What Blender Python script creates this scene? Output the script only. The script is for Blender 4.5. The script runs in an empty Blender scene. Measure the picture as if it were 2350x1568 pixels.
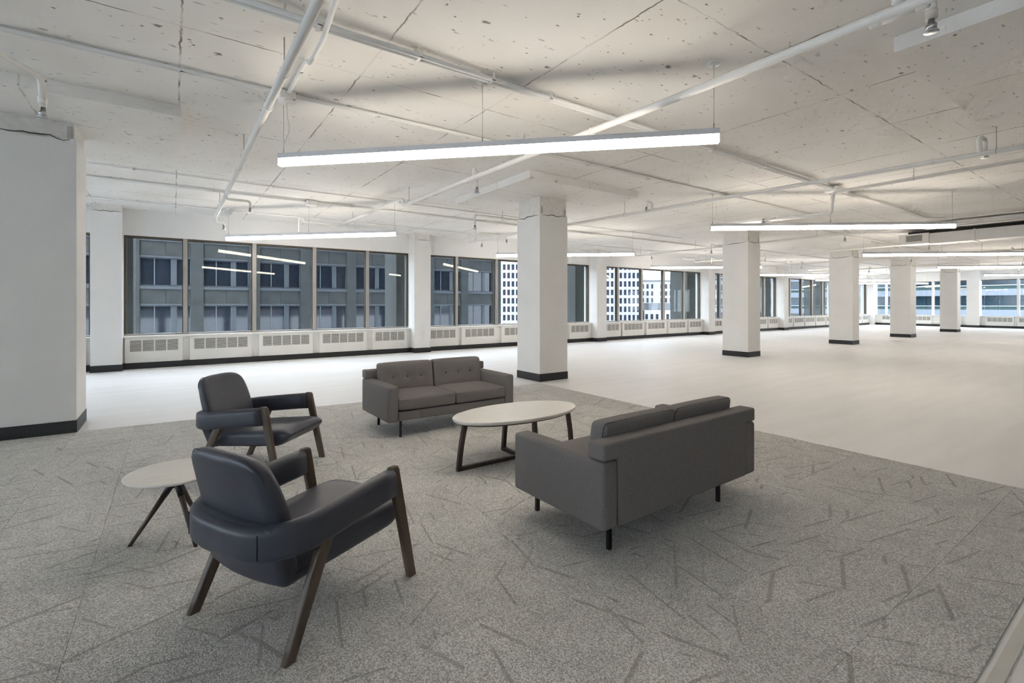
import bpy, math, random
from mathutils import Vector, Matrix
random.seed(7)
PI = math.pi
sc = bpy.context.scene
COL = sc.collection

# ------------------------------------------------------------------ camera, world, sun, exposure
CAM_YAW = 0.9577
cam = bpy.data.cameras.new('camera'); camo = bpy.data.objects.new('camera', cam); COL.objects.link(camo)
camo.location = (0, 0, 1.45)
camo.rotation_euler = (PI / 2, 0, CAM_YAW - PI / 2)
cam.sensor_width = 36.0; cam.sensor_fit = 'HORIZONTAL'
cam.lens = 36.0 * 1107.0 / 2350.0
cam.shift_y = -84.4 / 2350.0
cam.clip_start = 0.05; cam.clip_end = 2000
sc.camera = camo

world = bpy.data.worlds.new('world'); sc.world = world; world.use_nodes = True
wn = world.node_tree.nodes; wl = world.node_tree.links
bg = wn['Background']; bg.inputs['Color'].default_value = (0.84, 0.885, 1.0, 1); bg.inputs['Strength'].default_value = 3.8

sun = bpy.data.lights.new('sun', 'SUN'); suno = bpy.data.objects.new('sun', sun); COL.objects.link(suno)
sun.energy = 1.6; sun.angle = 0.01; sun.color = (1.0, 0.96, 0.9)
suno.rotation_euler = Vector((0.42, 0.72, -0.75)).to_track_quat('-Z', 'Y').to_euler()
suno.location = (0, -5, 80)

sc.view_settings.view_transform = 'Standard'
sc.view_settings.look = 'None'
sc.view_settings.gamma = 1.0
sc.view_settings.use_curve_mapping = False
sc.view_settings.exposure = 0.76
LED = 16.5
cy = sc.cycles
cy.max_bounces = 7; cy.diffuse_bounces = 5; cy.glossy_bounces = 3; cy.transmission_bounces = 2; cy.transparent_max_bounces = 8
cy.caustics_reflective = False; cy.caustics_refractive = False
cy.use_adaptive_sampling = True; cy.adaptive_threshold = 0.15; cy.adaptive_min_samples = 12
cy.sample_clamp_indirect = 6.0
LED_COL = (1.0, 0.905, 0.79)

# ------------------------------------------------------------------ materials
MATS = {}
def nodes_of(name):
    m = bpy.data.materials.new(name); m.use_nodes = True
    return m, m.node_tree.nodes, m.node_tree.links, m.node_tree.nodes['Principled BSDF']
def simple(name, col, rough=0.5, metal=0.0, spec=0.5, noise=0.0, scale=20.0, bump=0.0, bscale=200.0, stretch=None):
    m, n, l, b = nodes_of(name)
    b.inputs['Base Color'].default_value = (*col, 1); b.inputs['Roughness'].default_value = rough
    b.inputs['Metallic'].default_value = metal; b.inputs['Specular IOR Level'].default_value = spec
    tc = n.new('ShaderNodeTexCoord'); src = tc.outputs['Object']
    if stretch:
        mp = n.new('ShaderNodeMapping'); mp.inputs['Scale'].default_value = stretch
        l.new(src, mp.inputs['Vector']); src = mp.outputs['Vector']
    if noise:
        t = n.new('ShaderNodeTexNoise'); t.inputs['Scale'].default_value = scale; t.inputs['Detail'].default_value = 4
        l.new(src, t.inputs['Vector'])
        r = n.new('ShaderNodeValToRGB')
        r.color_ramp.elements[0].position = 0.3; r.color_ramp.elements[1].position = 0.7
        r.color_ramp.elements[0].color = (*[c * (1 - noise) for c in col], 1)
        r.color_ramp.elements[1].color = (*[min(1, c * (1 + noise)) for c in col], 1)
        l.new(t.outputs['Fac'], r.inputs['Fac']); l.new(r.outputs['Color'], b.inputs['Base Color'])
    if bump:
        t2 = n.new('ShaderNodeTexNoise'); t2.inputs['Scale'].default_value = bscale; t2.inputs['Detail'].default_value = 2
        l.new(src, t2.inputs['Vector'])
        bp = n.new('ShaderNodeBump'); bp.inputs['Strength'].default_value = bump; bp.inputs['Distance'].default_value = 0.002
        l.new(t2.outputs['Fac'], bp.inputs['Height']); l.new(bp.outputs['Normal'], b.inputs['Normal'])
    MATS[name] = m
    return m

def math_node(n, l, op, a, b=None, clamp=False):
    x = n.new('ShaderNodeMath'); x.operation = op; x.use_clamp = clamp
    for i, v in enumerate((a, b)):
        if v is None: continue
        if isinstance(v, (int, float)): x.inputs[i].default_value = v
        else: l.new(v, x.inputs[i])
    return x.outputs[0]
def smooth(n, l, v, lo, hi):
    x = n.new('ShaderNodeMapRange'); x.interpolation_type = 'SMOOTHSTEP'
    x.inputs['From Min'].default_value = lo; x.inputs['From Max'].default_value = hi
    l.new(v, x.inputs['Value']); return x.outputs['Result']
def mixcol(n, l, fac, a, b):
    x = n.new('ShaderNodeMix'); x.data_type = 'RGBA'
    if isinstance(fac, (int, float)): x.inputs[0].default_value = fac
    else: l.new(fac, x.inputs[0])
    for i, v in ((6, a), (7, b)):
        if isinstance(v, tuple): x.inputs[i].default_value = (*v, 1)
        else: l.new(v, x.inputs[i])
    return x.outputs[2]

def ceiling_mat():
    # painted board-formed concrete: panel seams, pits, scratches
    m, n, l, b = nodes_of('painted_concrete_ceiling')
    tc = n.new('ShaderNodeTexCoord'); P = tc.outputs['Object']
    warp = n.new('ShaderNodeTexNoise'); warp.inputs['Scale'].default_value = 9; warp.inputs['Detail'].default_value = 2
    l.new(P, warp.inputs['Vector'])
    sep = n.new('ShaderNodeSeparateXYZ'); l.new(P, sep.inputs[0])
    wv = math_node(n, l, 'MULTIPLY', math_node(n, l, 'SUBTRACT', warp.outputs['Fac'], 0.5), 0.035)
    def seam(v, off, period, width):
        a = math_node(n, l, 'ADD', v, -off + period * 20 + period / 2)
        a = math_node(n, l, 'ADD', a, wv)
        a = math_node(n, l, 'PINGPONG', math_node(n, l, 'SUBTRACT', math_node(n, l, 'MODULO', a, period), period / 2), 1e6) if False else math_node(n, l, 'ABSOLUTE', math_node(n, l, 'SUBTRACT', math_node(n, l, 'MODULO', a, period), period / 2))
        return smooth(n, l, a, width, width * 0.25)
    sx = seam(sep.outputs['X'], 0.055, 1.40, 0.011)
    sy = seam(sep.outputs['Y'], 4.55, 2.43, 0.010)
    brk = n.new('ShaderNodeTexNoise'); brk.inputs['Scale'].default_value = 2.3; brk.inputs['Detail'].default_value = 3
    l.new(P, brk.inputs['Vector'])
    bm = smooth(n, l, brk.outputs['Fac'], 0.40, 0.62)
    seamv = math_node(n, l, 'MULTIPLY', math_node(n, l, 'MAXIMUM', sx, sy), math_node(n, l, 'ADD', math_node(n, l, 'MULTIPLY', bm, 0.85), 0.15))
    # pits
    mp = n.new('ShaderNodeMapping'); mp.inputs['Scale'].default_value = (1.0, 1.5, 1.0)
    l.new(P, mp.inputs['Vector'])
    jit = n.new('ShaderNodeTexNoise'); jit.inputs['Scale'].default_value = 26; l.new(P, jit.inputs['Vector'])
    def pits(scale, r0, r1, thr):
        v = n.new('ShaderNodeTexVoronoi'); v.inputs['Scale'].default_value = scale; l.new(mp.outputs['Vector'], v.inputs['Vector'])
        d = math_node(n, l, 'ADD', v.outputs['Distance'], math_node(n, l, 'MULTIPLY', math_node(n, l, 'SUBTRACT', jit.outputs['Fac'], 0.5), r1 * 2.2))
        on = smooth(n, l, d, r1, r0)
        s = n.new('ShaderNodeSeparateColor'); l.new(v.outputs['Color'], s.inputs[0])
        gate = math_node(n, l, 'GREATER_THAN', s.outputs[0], thr)
        return math_node(n, l, 'MULTIPLY', on, gate)
    p1 = pits(2.4, 0.02, 0.10, 0.35)
    p2 = pits(6.0, 0.03, 0.13, 0.66)
    p3 = pits(16.0, 0.05, 0.20, 0.84)
    # long shallow scratches along the boards
    mp2 = n.new('ShaderNodeMapping'); mp2.inputs['Scale'].default_value = (2.2, 9.0, 1.0); mp2.inputs['Rotation'].default_value = (0, 0, 0.15)
    l.new(P, mp2.inputs['Vector'])
    v = n.new('ShaderNodeTexVoronoi'); v.inputs['Scale'].default_value = 2.0; l.new(mp2.outputs['Vector'], v.inputs['Vector'])
    s3 = n.new('ShaderNodeSeparateColor'); l.new(v.outputs['Color'], s3.inputs[0])
    scr = math_node(n, l, 'MULTIPLY', smooth(n, l, math_node(n, l, 'ADD', v.outputs['Distance'], math_node(n, l, 'MULTIPLY', math_node(n, l, 'SUBTRACT', jit.outputs['Fac'], 0.5), 0.25)), 0.20, 0.06), math_node(n, l, 'GREATER_THAN', s3.outputs[1], 0.62))
    pit = math_node(n, l, 'MAXIMUM', math_node(n, l, 'MAXIMUM', p1, p2), math_node(n, l, 'MAXIMUM', p3, math_node(n, l, 'MULTIPLY', scr, 0.55)))
    dark = math_node(n, l, 'MAXIMUM', math_node(n, l, 'MULTIPLY', pit, 0.95), math_node(n, l, 'MULTIPLY', seamv, 1.0), True)
    tone = n.new('ShaderNodeTexNoise'); tone.inputs['Scale'].default_value = 0.8; tone.inputs['Detail'].default_value = 3
    l.new(P, tone.inputs['Vector'])
    base = mixcol(n, l, smooth(n, l, tone.outputs['Fac'], 0.3, 0.7), (0.84, 0.815, 0.775), (0.90, 0.885, 0.86))
    col = mixcol(n, l, dark, base, (0.24, 0.21, 0.17))
    l.new(col, b.inputs['Base Color']); b.inputs['Roughness'].default_value = 0.75; b.inputs['Specular IOR Level'].default_value = 0.25
    fine = n.new('ShaderNodeTexNoise'); fine.inputs['Scale'].default_value = 22; fine.inputs['Detail'].default_value = 2; l.new(P, fine.inputs['Vector'])
    bp = n.new('ShaderNodeBump'); bp.inputs['Strength'].default_value = 0.25; bp.inputs['Distance'].default_value = 0.01
    l.new(fine.outputs['Fac'], bp.inputs['Height']); l.new(bp.outputs['Normal'], b.inputs['Normal'])
    MATS[m.name] = m
ceiling_mat()

def carpet_mat():
    m, n, l, b = nodes_of('carpet_tile')
    tc = n.new('ShaderNodeTexCoord'); oi = n.new('ShaderNodeObjectInfo')
    off = n.new('ShaderNodeVectorMath'); off.operation = 'ADD'
    cx = n.new('ShaderNodeCombineXYZ')
    l.new(math_node(n, l, 'MULTIPLY', oi.outputs['Random'], 37.0), cx.inputs[0])
    l.new(math_node(n, l, 'MULTIPLY', oi.outputs['Random'], 91.0), cx.inputs[1])
    l.new(tc.outputs['Object'], off.inputs[0]); l.new(cx.outputs[0], off.inputs[1])
    P = off.outputs[0]
    def streaks(ang, L, W, hl, hw):
        mp = n.new('ShaderNodeMapping'); mp.inputs['Rotation'].default_value = (0, 0, ang); mp.inputs['Scale'].default_value = (1 / L, 1 / W, 1.0)
        l.new(P, mp.inputs['Vector'])
        v = n.new('ShaderNodeTexVoronoi'); v.voronoi_dimensions = '2D'; v.distance = 'CHEBYCHEV'; v.inputs['Scale'].default_value = 1.0
        l.new(mp.outputs['Vector'], v.inputs['Vector'])
        d = n.new('ShaderNodeVectorMath'); d.operation = 'SUBTRACT'; l.new(mp.outputs['Vector'], d.inputs[0]); l.new(v.outputs['Position'], d.inputs[1])
        sp_ = n.new('ShaderNodeSeparateXYZ'); l.new(d.outputs[0], sp_.inputs[0])
        ax = math_node(n, l, 'ABSOLUTE', sp_.outputs[0]); ay = math_node(n, l, 'ABSOLUTE', sp_.outputs[1])
        return math_node(n, l, 'MULTIPLY', smooth(n, l, ax, hl / L, hl / L * 0.9), smooth(n, l, ay, hw / W, hw / W * 0.5))
    l1 = math_node(n, l, 'MAXIMUM', streaks(0.42, 0.75, 0.34, 0.24, 0.0085), math_node(n, l, 'MULTIPLY', streaks(1.15, 0.7, 0.42, 0.21, 0.006), 0.85))
    l1 = math_node(n, l, 'MAXIMUM', l1, streaks(2.45, 0.8, 0.40, 0.22, 0.011))
    l2 = streaks(1.95, 0.6, 0.30, 0.2, 0.006)
    loop = n.new('ShaderNodeTexVoronoi'); loop.voronoi_dimensions = '2D'; loop.inputs['Scale'].default_value = 190; l.new(P, loop.inputs['Vector'])
    fib = n.new('ShaderNodeTexNoise'); fib.inputs['Scale'].default_value = 120; fib.inputs['Detail'].default_value = 2; l.new(P, fib.inputs['Vector'])
    big = n.new('ShaderNodeTexNoise'); big.inputs['Scale'].default_value = 6; big.inputs['Detail'].default_value = 1; l.new(P, big.inputs['Vector'])
    sp = n.new('ShaderNodeSeparateColor'); l.new(loop.outputs['Color'], sp.inputs[0])
    t = math_node(n, l, 'ADD', math_node(n, l, 'MULTIPLY', sp.outputs[0], 0.45), math_node(n, l, 'MULTIPLY', fib.outputs['Fac'], 0.55))
    base = mixcol(n, l, smooth(n, l, t, 0.22, 0.78), (0.40, 0.39, 0.365), (0.84, 0.82, 0.78))
    dk = l1
    base = mixcol(n, l, math_node(n, l, 'MULTIPLY', dk, 0.48), base, (0.25, 0.235, 0.20))
    lt = l2
    base = mixcol(n, l, math_node(n, l, 'MULTIPLY', lt, 0.35), base, (0.70, 0.68, 0.63))
    tone = math_node(n, l, 'ADD', math_node(n, l, 'MULTIPLY', oi.outputs['Random'], 0.10), math_node(n, l, 'MULTIPLY', big.outputs['Fac'], 0.22))
    tone = math_node(n, l, 'ADD', tone, 0.84)
    vm = n.new('ShaderNodeVectorMath'); vm.operation = 'SCALE'; l.new(base, vm.inputs[0]); l.new(tone, vm.inputs['Scale'])
    l.new(vm.outputs[0], b.inputs['Base Color'])
    b.inputs['Roughness'].default_value = 0.95; b.inputs['Specular IOR Level'].default_value = 0.1
    lb = n.new('ShaderNodeTexVoronoi'); lb.voronoi_dimensions = '2D'; lb.inputs['Scale'].default_value = 190; l.new(P, lb.inputs['Vector'])
    bp = n.new('ShaderNodeBump'); bp.inputs['Strength'].default_value = 0.8; bp.inputs['Distance'].default_value = 0.004; bp.invert = True
    l.new(lb.outputs['Distance'], bp.inputs['Height']); l.new(bp.outputs['Normal'], b.inputs['Normal'])
    MATS[m.name] = m
carpet_mat()

def glass_mat(name, tint, refl):
    m = bpy.data.materials.new(name); m.use_nodes = True; n = m.node_tree.nodes; l = m.node_tree.links
    n.remove(n['Principled BSDF']); out = n['Material Output']
    tr = n.new('ShaderNodeBsdfTransparent'); tr.inputs['Color'].default_value = (*tint, 1)
    gl = n.new('ShaderNodeBsdfGlossy'); gl.inputs['Roughness'].default_value = 0.004; gl.inputs['Color'].default_value = (1, 0.97, 0.9, 1)
    ge = n.new('ShaderNodeNewGeometry'); dt = n.new('ShaderNodeVectorMath'); dt.operation = 'DOT_PRODUCT'
    l.new(ge.outputs['Incoming'], dt.inputs[0]); l.new(ge.outputs['Normal'], dt.inputs[1])
    c1 = math_node(n, l, 'SUBTRACT', 1.0, math_node(n, l, 'ABSOLUTE', dt.outputs['Value']))
    mx = n.new('ShaderNodeMixShader')
    f = math_node(n, l, 'MULTIPLY', math_node(n, l, 'ADD', math_node(n, l, 'MULTIPLY', math_node(n, l, 'POWER', c1, 5.0), 0.96), 0.04), refl, True)
    l.new(f, mx.inputs[0]); l.new(tr.outputs[0], mx.inputs[1]); l.new(gl.outputs[0], mx.inputs[2]); l.new(mx.outputs[0], out.inputs['Surface'])
    MATS[name] = m
glass_mat('window_glass', (0.90, 0.95, 0.96), 0.5)

def emis(name, col, s):
    m, n, l, b = nodes_of(name)
    b.inputs['Base Color'].default_value = (0.9, 0.9, 0.9, 1)
    b.inputs['Emission Color'].default_value = (*col, 1); b.inputs['Emission Strength'].default_value = s
    MATS[name] = m
emis('led_diffuser', LED_COL, LED)

simple('vinyl_floor', (0.80, 0.785, 0.77), 0.5, 0, 0.35, 0.035, 1.6, 0.03, 60, (0.35, 2.6, 1))
simple('white_wall', (0.80, 0.795, 0.785), 0.7, 0, 0.3, 0.015, 3)
simple('column_paint', (0.77, 0.76, 0.74), 0.6, 0, 0.35, 0.02, 2.5, 0.05, 80)
simple('rough_concrete', (0.74, 0.72, 0.685), 0.85, 0, 0.2, 0.07, 14, 0.9, 60)
simple('crack_dark', (0.12, 0.11, 0.095), 0.9, 0, 0.1, 0.3, 30)
simple('black_rubber', (0.022, 0.023, 0.026), 0.5, 0, 0.4, 0.15, 30)
simple('cabinet_paint', (0.78, 0.77, 0.735), 0.45, 0, 0.4, 0.012, 4)
simple('slat_paint', (0.60, 0.585, 0.55), 0.5, 0, 0.4, 0.02, 20)
simple('grille_dark', (0.16, 0.155, 0.145), 0.8, 0, 0.2, 0.1, 20)
simple('aluminium_frame', (0.42, 0.40, 0.375), 0.45, 0.35, 0.5, 0.04, 8)
simple('bronze_edge', (0.10, 0.085, 0.065), 0.5, 0.3, 0.4, 0.1, 10)
simple('pipe_paint', (0.82, 0.805, 0.775), 0.45, 0, 0.4, 0.02, 6)
simple('steel', (0.55, 0.55, 0.56), 0.3, 1.0, 0.5, 0.05, 20)
simple('strap_steel', (0.50, 0.48, 0.45), 0.5, 0.5, 0.5, 0.1, 30)
simple('light_housing', (0.62, 0.63, 0.66), 0.4, 0.2, 0.5, 0.01, 10)
simple('cable', (0.35, 0.34, 0.33), 0.4, 0.7, 0.5, 0.05, 40)
simple('navy_leather', (0.045, 0.049, 0.068), 0.40, 0, 0.5, 0.12, 7, 0.12, 500)
simple('leather_seam', (0.026, 0.029, 0.040), 0.6, 0, 0.3, 0.1, 60)
simple('walnut', (0.105, 0.076, 0.054), 0.42, 0, 0.45, 0.35, 16, 0.1, 90, (1, 1, 0.12))
simple('dark_wood', (0.050, 0.036, 0.028), 0.4, 0, 0.45, 0.3, 16, 0.05, 90, (1, 1, 0.15))
simple('black_metal', (0.010, 0.010, 0.011), 0.4, 0.3, 0.5, 0.1, 30)
simple('sofa_fabric', (0.20, 0.186, 0.180), 0.92, 0, 0.15, 0.30, 320, 0.5, 600)
simple('sofa_seam', (0.07, 0.065, 0.062), 0.95, 0, 0.1, 0.1, 60)
simple('stone_top', (0.76, 0.735, 0.69), 0.35, 0, 0.45, 0.045, 5, 0, 200, (1, 7, 1))
simple('transition_strip', (0.62, 0.60, 0.55), 0.5, 0, 0.4, 0.03, 10)
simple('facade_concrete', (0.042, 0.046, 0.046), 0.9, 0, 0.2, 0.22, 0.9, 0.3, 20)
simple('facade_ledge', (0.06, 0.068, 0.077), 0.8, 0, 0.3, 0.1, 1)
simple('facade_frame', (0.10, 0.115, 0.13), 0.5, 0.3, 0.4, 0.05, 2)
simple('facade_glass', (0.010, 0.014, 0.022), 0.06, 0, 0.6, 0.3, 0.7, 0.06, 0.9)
simple('pilaster_stone', (0.085, 0.09, 0.088), 0.8, 0, 0.3, 0.1, 2)
simple('tower_white', (0.36, 0.38, 0.42), 0.7, 0, 0.3, 0.03, 0.2)
simple('tower_glass', (0.014, 0.020, 0.034), 0.25, 0, 0.5, 0.35, 0.25)
simple('stone_pale', (0.42, 0.41, 0.40), 0.85, 0, 0.2, 0.08, 0.4)
simple('slate_roof', (0.14, 0.15, 0.17), 0.7, 0, 0.3, 0.1, 0.3)
simple('band_white', (0.17, 0.19, 0.22), 0.6, 0, 0.3, 0.03, 0.3)
simple('band_teal', (0.03, 0.065, 0.062), 0.5, 0, 0.4, 0.15, 0.3)
simple('band_glass', (0.010, 0.026, 0.038), 0.12, 0, 0.6, 0.3, 0.12)
simple('asphalt', (0.09, 0.09, 0.095), 0.9, 0, 0.2, 0.1, 0.2)

# ------------------------------------------------------------------ mesh helpers
class MB:
    def __init__(s): s.v = []; s.f = []; s.sm = []
    def add(s, v, f, smooth=False):
        o = len(s.v); s.v += [tuple(p) for p in v]; s.f += [tuple(i + o for i in q) for q in f]; s.sm += [smooth] * len(f); return s
    def box(s, x0, x1, y0, y1, z0, z1):
        v = [(x, y, z) for z in (z0, z1) for y in (y0, y1) for x in (x0, x1)]
        return s.add(v, [(0, 2, 3, 1), (4, 5, 7, 6), (0, 1, 5, 4), (2, 6, 7, 3), (0, 4, 6, 2), (1, 3, 7, 5)])
    def mesh(s, name):
        m = bpy.data.meshes.new(name); m.from_pydata(s.v, [], s.f)
        m.polygons.foreach_set('use_smooth', s.sm); m.update(); return m

def rbox(hx, hy, hz, r, m=3, sub=(0, 0, 0), fn=None, c=(0, 0, 0)):
    """rounded box of half sizes hx,hy,hz with edge radius r; sub: extra inner divisions; fn deforms each point"""
    def axis(h, k):
        a = [-h + r * i / m for i in range(m + 1)]
        inner = [(-h + r) + (2 * (h - r)) * (i + 1) / (k + 1) for i in range(k)]
        return a + inner + [-q for q in reversed(a)]
    A = [axis(hx, sub[0]), axis(hy, sub[1]), axis(hz, sub[2])]; H = (hx, hy, hz)
    V = []; F = []; idx = {}
    def vert(p):
        q = [max(-(H[i] - r), min(H[i] - r, p[i])) for i in range(3)]
        d = Vector([p[i] - q[i] for i in range(3)])
        if d.length > 1e-9: d = d.normalized() * r
        w = Vector(q) + d
        key = tuple(round(t, 6) for t in p)
        if key not in idx:
            idx[key] = len(V)
            t = Vector(fn(*w)) if fn else w
            V.append((t[0] + c[0], t[1] + c[1], t[2] + c[2]))
        return idx[key]
    for ax in range(3):
        u, w = (ax + 1) % 3, (ax + 2) % 3
        for sgn in (-1, 1):
            for i in range(len(A[u]) - 1):
                for j in range(len(A[w]) - 1):
                    q = []
                    for a, bq in ((i, j), (i + 1, j), (i + 1, j + 1), (i, j + 1)):
                        p = [0, 0, 0]; p[ax] = sgn * H[ax]; p[u] = A[u][a]; p[w] = A[w][bq]; q.append(vert(p))
                    F.append(tuple(q) if sgn > 0 else tuple(reversed(q)))
    return V, F

def round_path(pts, rad, n=5):
    pts = [Vector(p) for p in pts]; out = [pts[0]]
    for i in range(1, len(pts) - 1):
        a, p, b = pts[i - 1], pts[i], pts[i + 1]
        d1 = (a - p); d2 = (b - p); k = min(rad, d1.length * 0.49, d2.length * 0.49)
        s, e = p + d1.normalized() * k, p + d2.normalized() * k
        for j in range(n + 1):
            t = j / n; out.append((1 - t) ** 2 * s + 2 * t * (1 - t) * p + t * t * e)
    out.append(pts[-1]); return out

def sweep(path, sect, up=(0, 0, 1), cap=True, scale=None):
    """sect: list of (side, up) offsets; frame keeps to 'up'"""
    path = [Vector(p) for p in path]; n = len(path); k = len(sect); V = []; F = []
    prev = None
    for i, p in enumerate(path):
        t = (path[min(i + 1, n - 1)] - path[max(i - 1, 0)]).normalized()
        u = Vector(up)
        if abs(t.dot(u)) > 0.98: u = prev if prev is not None else Vector((0, 1, 0))
        s = t.cross(u)
        if s.length < 1e-6: s = t.orthogonal()
        s.normalize(); w = s.cross(t).normalized()
        if prev is None or True: prev = w.copy() if abs(t.z) < 0.98 else prev
        if prev is None: prev = w.copy()
        f = scale(i / (n - 1)) if scale else (1, 1)
        for a, b in sect: V.append(p + s * a * f[0] + w * b * f[1])
    for i in range(n - 1):
        for j in range(k):
            j2 = (j + 1) % k
            F.append((i * k + j, i * k + j2, (i + 1) * k + j2, (i + 1) * k + j))
    if cap: F.append(tuple(reversed(range(k)))); F.append(tuple((n - 1) * k + j for j in range(k)))
    return V, F

def tube_path(path, r, seg=10, cap=True):
    """round tube with parallel-transported frame"""
    path = [Vector(p) for p in path]; n = len(path); V = []; F = []
    t0 = (path[1] - path[0]).normalized(); nrm = t0.orthogonal().normalized()
    for i, p in enumerate(path):
        t = (path[min(i + 1, n - 1)] - path[max(i - 1, 0)]).normalized()
        nrm = (nrm - t * nrm.dot(t)).normalized(); b = t.cross(nrm)
        rr = r(i / (n - 1)) if callable(r) else r
        for j in range(seg):
            a = 2 * PI * j / seg; V.append(p + nrm * math.cos(a) * rr + b * math.sin(a) * rr)
    for i in range(n - 1):
        for j in range(seg):
            j2 = (j + 1) % seg; F.append((i * seg + j, i * seg + j2, (i + 1) * seg + j2, (i + 1) * seg + j))
    if cap: F.append(tuple(reversed(range(seg)))); F.append(tuple((n - 1) * seg + j for j in range(seg)))
    return V, F

def lathe(prof, seg=20, c=(0, 0, 0)):
    V = []; F = []; k = len(prof)
    for j in range(seg):
        a = 2 * PI * j / seg
        for r, z in prof: V.append((c[0] + r * math.cos(a), c[1] + r * math.sin(a), c[2] + z))
    for j in range(seg):
        j2 = (j + 1) % seg
        for i in range(k - 1): F.append((j * k + i, j2 * k + i, j2 * k + i + 1, j * k + i + 1))
    return V, F

def obj(name, mesh, mat=None, parent=None, loc=(0, 0, 0), rotz=0.0):
    if isinstance(mesh, MB): mesh = mesh.mesh(name)
    elif isinstance(mesh, tuple): mesh = MB().add(mesh[0], mesh[1], True).mesh(name)
    o = bpy.data.objects.new(name, mesh); COL.objects.link(o)
    if mat and not mesh.materials: mesh.materials.append(MATS[mat])
    o.location = loc; o.rotation_euler = (0, 0, rotz)
    if parent: o.parent = parent
    return o
def flat(v, f): return MB().add(v, f, False)
def tag(o, label=None, cat=None, group=None, kind=None):
    if label: o['label'] = label
    if cat: o['category'] = cat
    if group: o['group'] = group
    if kind: o['kind'] = kind
    return o
def thing(name, label, cat, loc=(0, 0, 0), rotz=0.0, group=None, kind=None):
    o = bpy.data.objects.new(name, None); COL.objects.link(o); o.empty_display_size = 0.1
    o.location = loc; o.rotation_euler = (0, 0, rotz)
    return tag(o, label, cat, group, kind)
def copy_tree(o, parent=None, ch=None):
    c = o.copy(); COL.objects.link(c); c.parent = parent
    for k in list(o.children): copy_tree(k, c)
    return c
ORD = ['first', 'second', 'third', 'fourth', 'fifth', 'sixth', 'seventh', 'eighth']

# ------------------------------------------------------------------ room dimensions (metres)
ZC, ZD = 3.62, 3.50            # slab and drop-panel soffits
YW, YG = 13.80, 14.05          # convector front and glass planes
XE = 42.0                      # end wall
XL, YB = -13.0, -9.0            # walls outside the picture
SILL, HEAD = 0.74, 3.03

def struct(name, mb, mat, label=None, parent=None):
    o = obj(name, mb, mat, parent)
    if not parent: tag(o, label, kind='structure')
    return o
struct('floor', MB().box(XL, XE + .4, YB, YG + .3, -0.3, 0.0), 'vinyl_floor', 'pale streaky vinyl floor of the open office')
struct('ceiling', MB().box(XL, XE + .4, YB, YG + .3, ZC, ZC + 0.4), 'painted_concrete_ceiling', 'off-white painted concrete slab ceiling with formwork seams and pits')
struct('wall_back', MB().box(XL, XE + .4, YB - .3, YB, 0, ZC), 'white_wall', 'white wall on the core side')
struct('wall_side', MB().box(XL - .3, XL, YB, YG + .3, 0, SILL), 'white_wall', 'white apron wall below the side windows')
struct('wall_side_bulkhead', MB().box(XL - .3, XL, YB, YG + .3, HEAD, ZC), 'white_wall', 'white bulkhead above the side windows')
sw = thing('window_11', 'row of side windows beyond the picture', None, kind='structure')
for k in range(15):
    y = YB + (YG + .3 - YB) * k / 15; y2 = YB + (YG + .3 - YB) * (k + 1) / 15
    obj('mullion', MB().box(XL - .2, XL - .05, y - (.35 if k % 5 == 0 else .045), y + (.35 if k % 5 == 0 else .045), SILL, HEAD), 'aluminium_frame', sw)
    obj('pane', MB().box(XL - .104, XL - .096, y, y2, SILL, HEAD), 'window_glass', sw)
struct('wall_upper_shade_block', MB().box(XL - .3, XE + .4, YB - .3, YG + .3, ZC + .4, 75), 'facade_concrete', 'unseen upper storeys added to shade the building opposite')  # unseen tall block, added to keep the sun off the building opposite

# ------------------------------------------------------------------ carpet (tiles clipped to the carpet outline)
CARPET = [(5.52, 6.95), (-4.0, 7.52), (-4.0, 0.47), (5.45, 0.50)]
def clip(poly, a, b):
    out = []
    def side(p): return (b[0] - a[0]) * (p[1] - a[1]) - (b[1] - a[1]) * (p[0] - a[0])
    for i in range(len(poly)):
        p, q = poly[i - 1], poly[i]; sp, sq = side(p), side(q)
        if sp >= 0: 
            if sq >= 0: out.append(q)
            else: t = sp / (sp - sq); out.append((p[0] + t * (q[0] - p[0]), p[1] + t * (q[1] - p[1])))
        elif sq >= 0:
            t = sp / (sp - sq); out.append((p[0] + t * (q[0] - p[0]), p[1] + t * (q[1] - p[1]))); out.append(q)
    return out
def area(p): return 0.5 * sum(p[i - 1][0] * p[i][1] - p[i][0] * p[i - 1][1] for i in range(len(p)))
def slab(poly, z0, z1, gap=0.0):
    n = len(poly); v = [(x, y, z0) for x, y in poly] + [(x, y, z1) for x, y in poly]
    f = [tuple(range(n, 2 * n))] + [(i, (i + 1) % n, n + (i + 1) % n, n + i) for i in range(n)]
    return flat(v, f)
carpet = thing('carpet_floor', 'grey carpet tile area with angular line pattern under the seating group', 'carpet', kind='structure')
TS = 0.53; full = None; k = 0
gap = 0.0009
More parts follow.
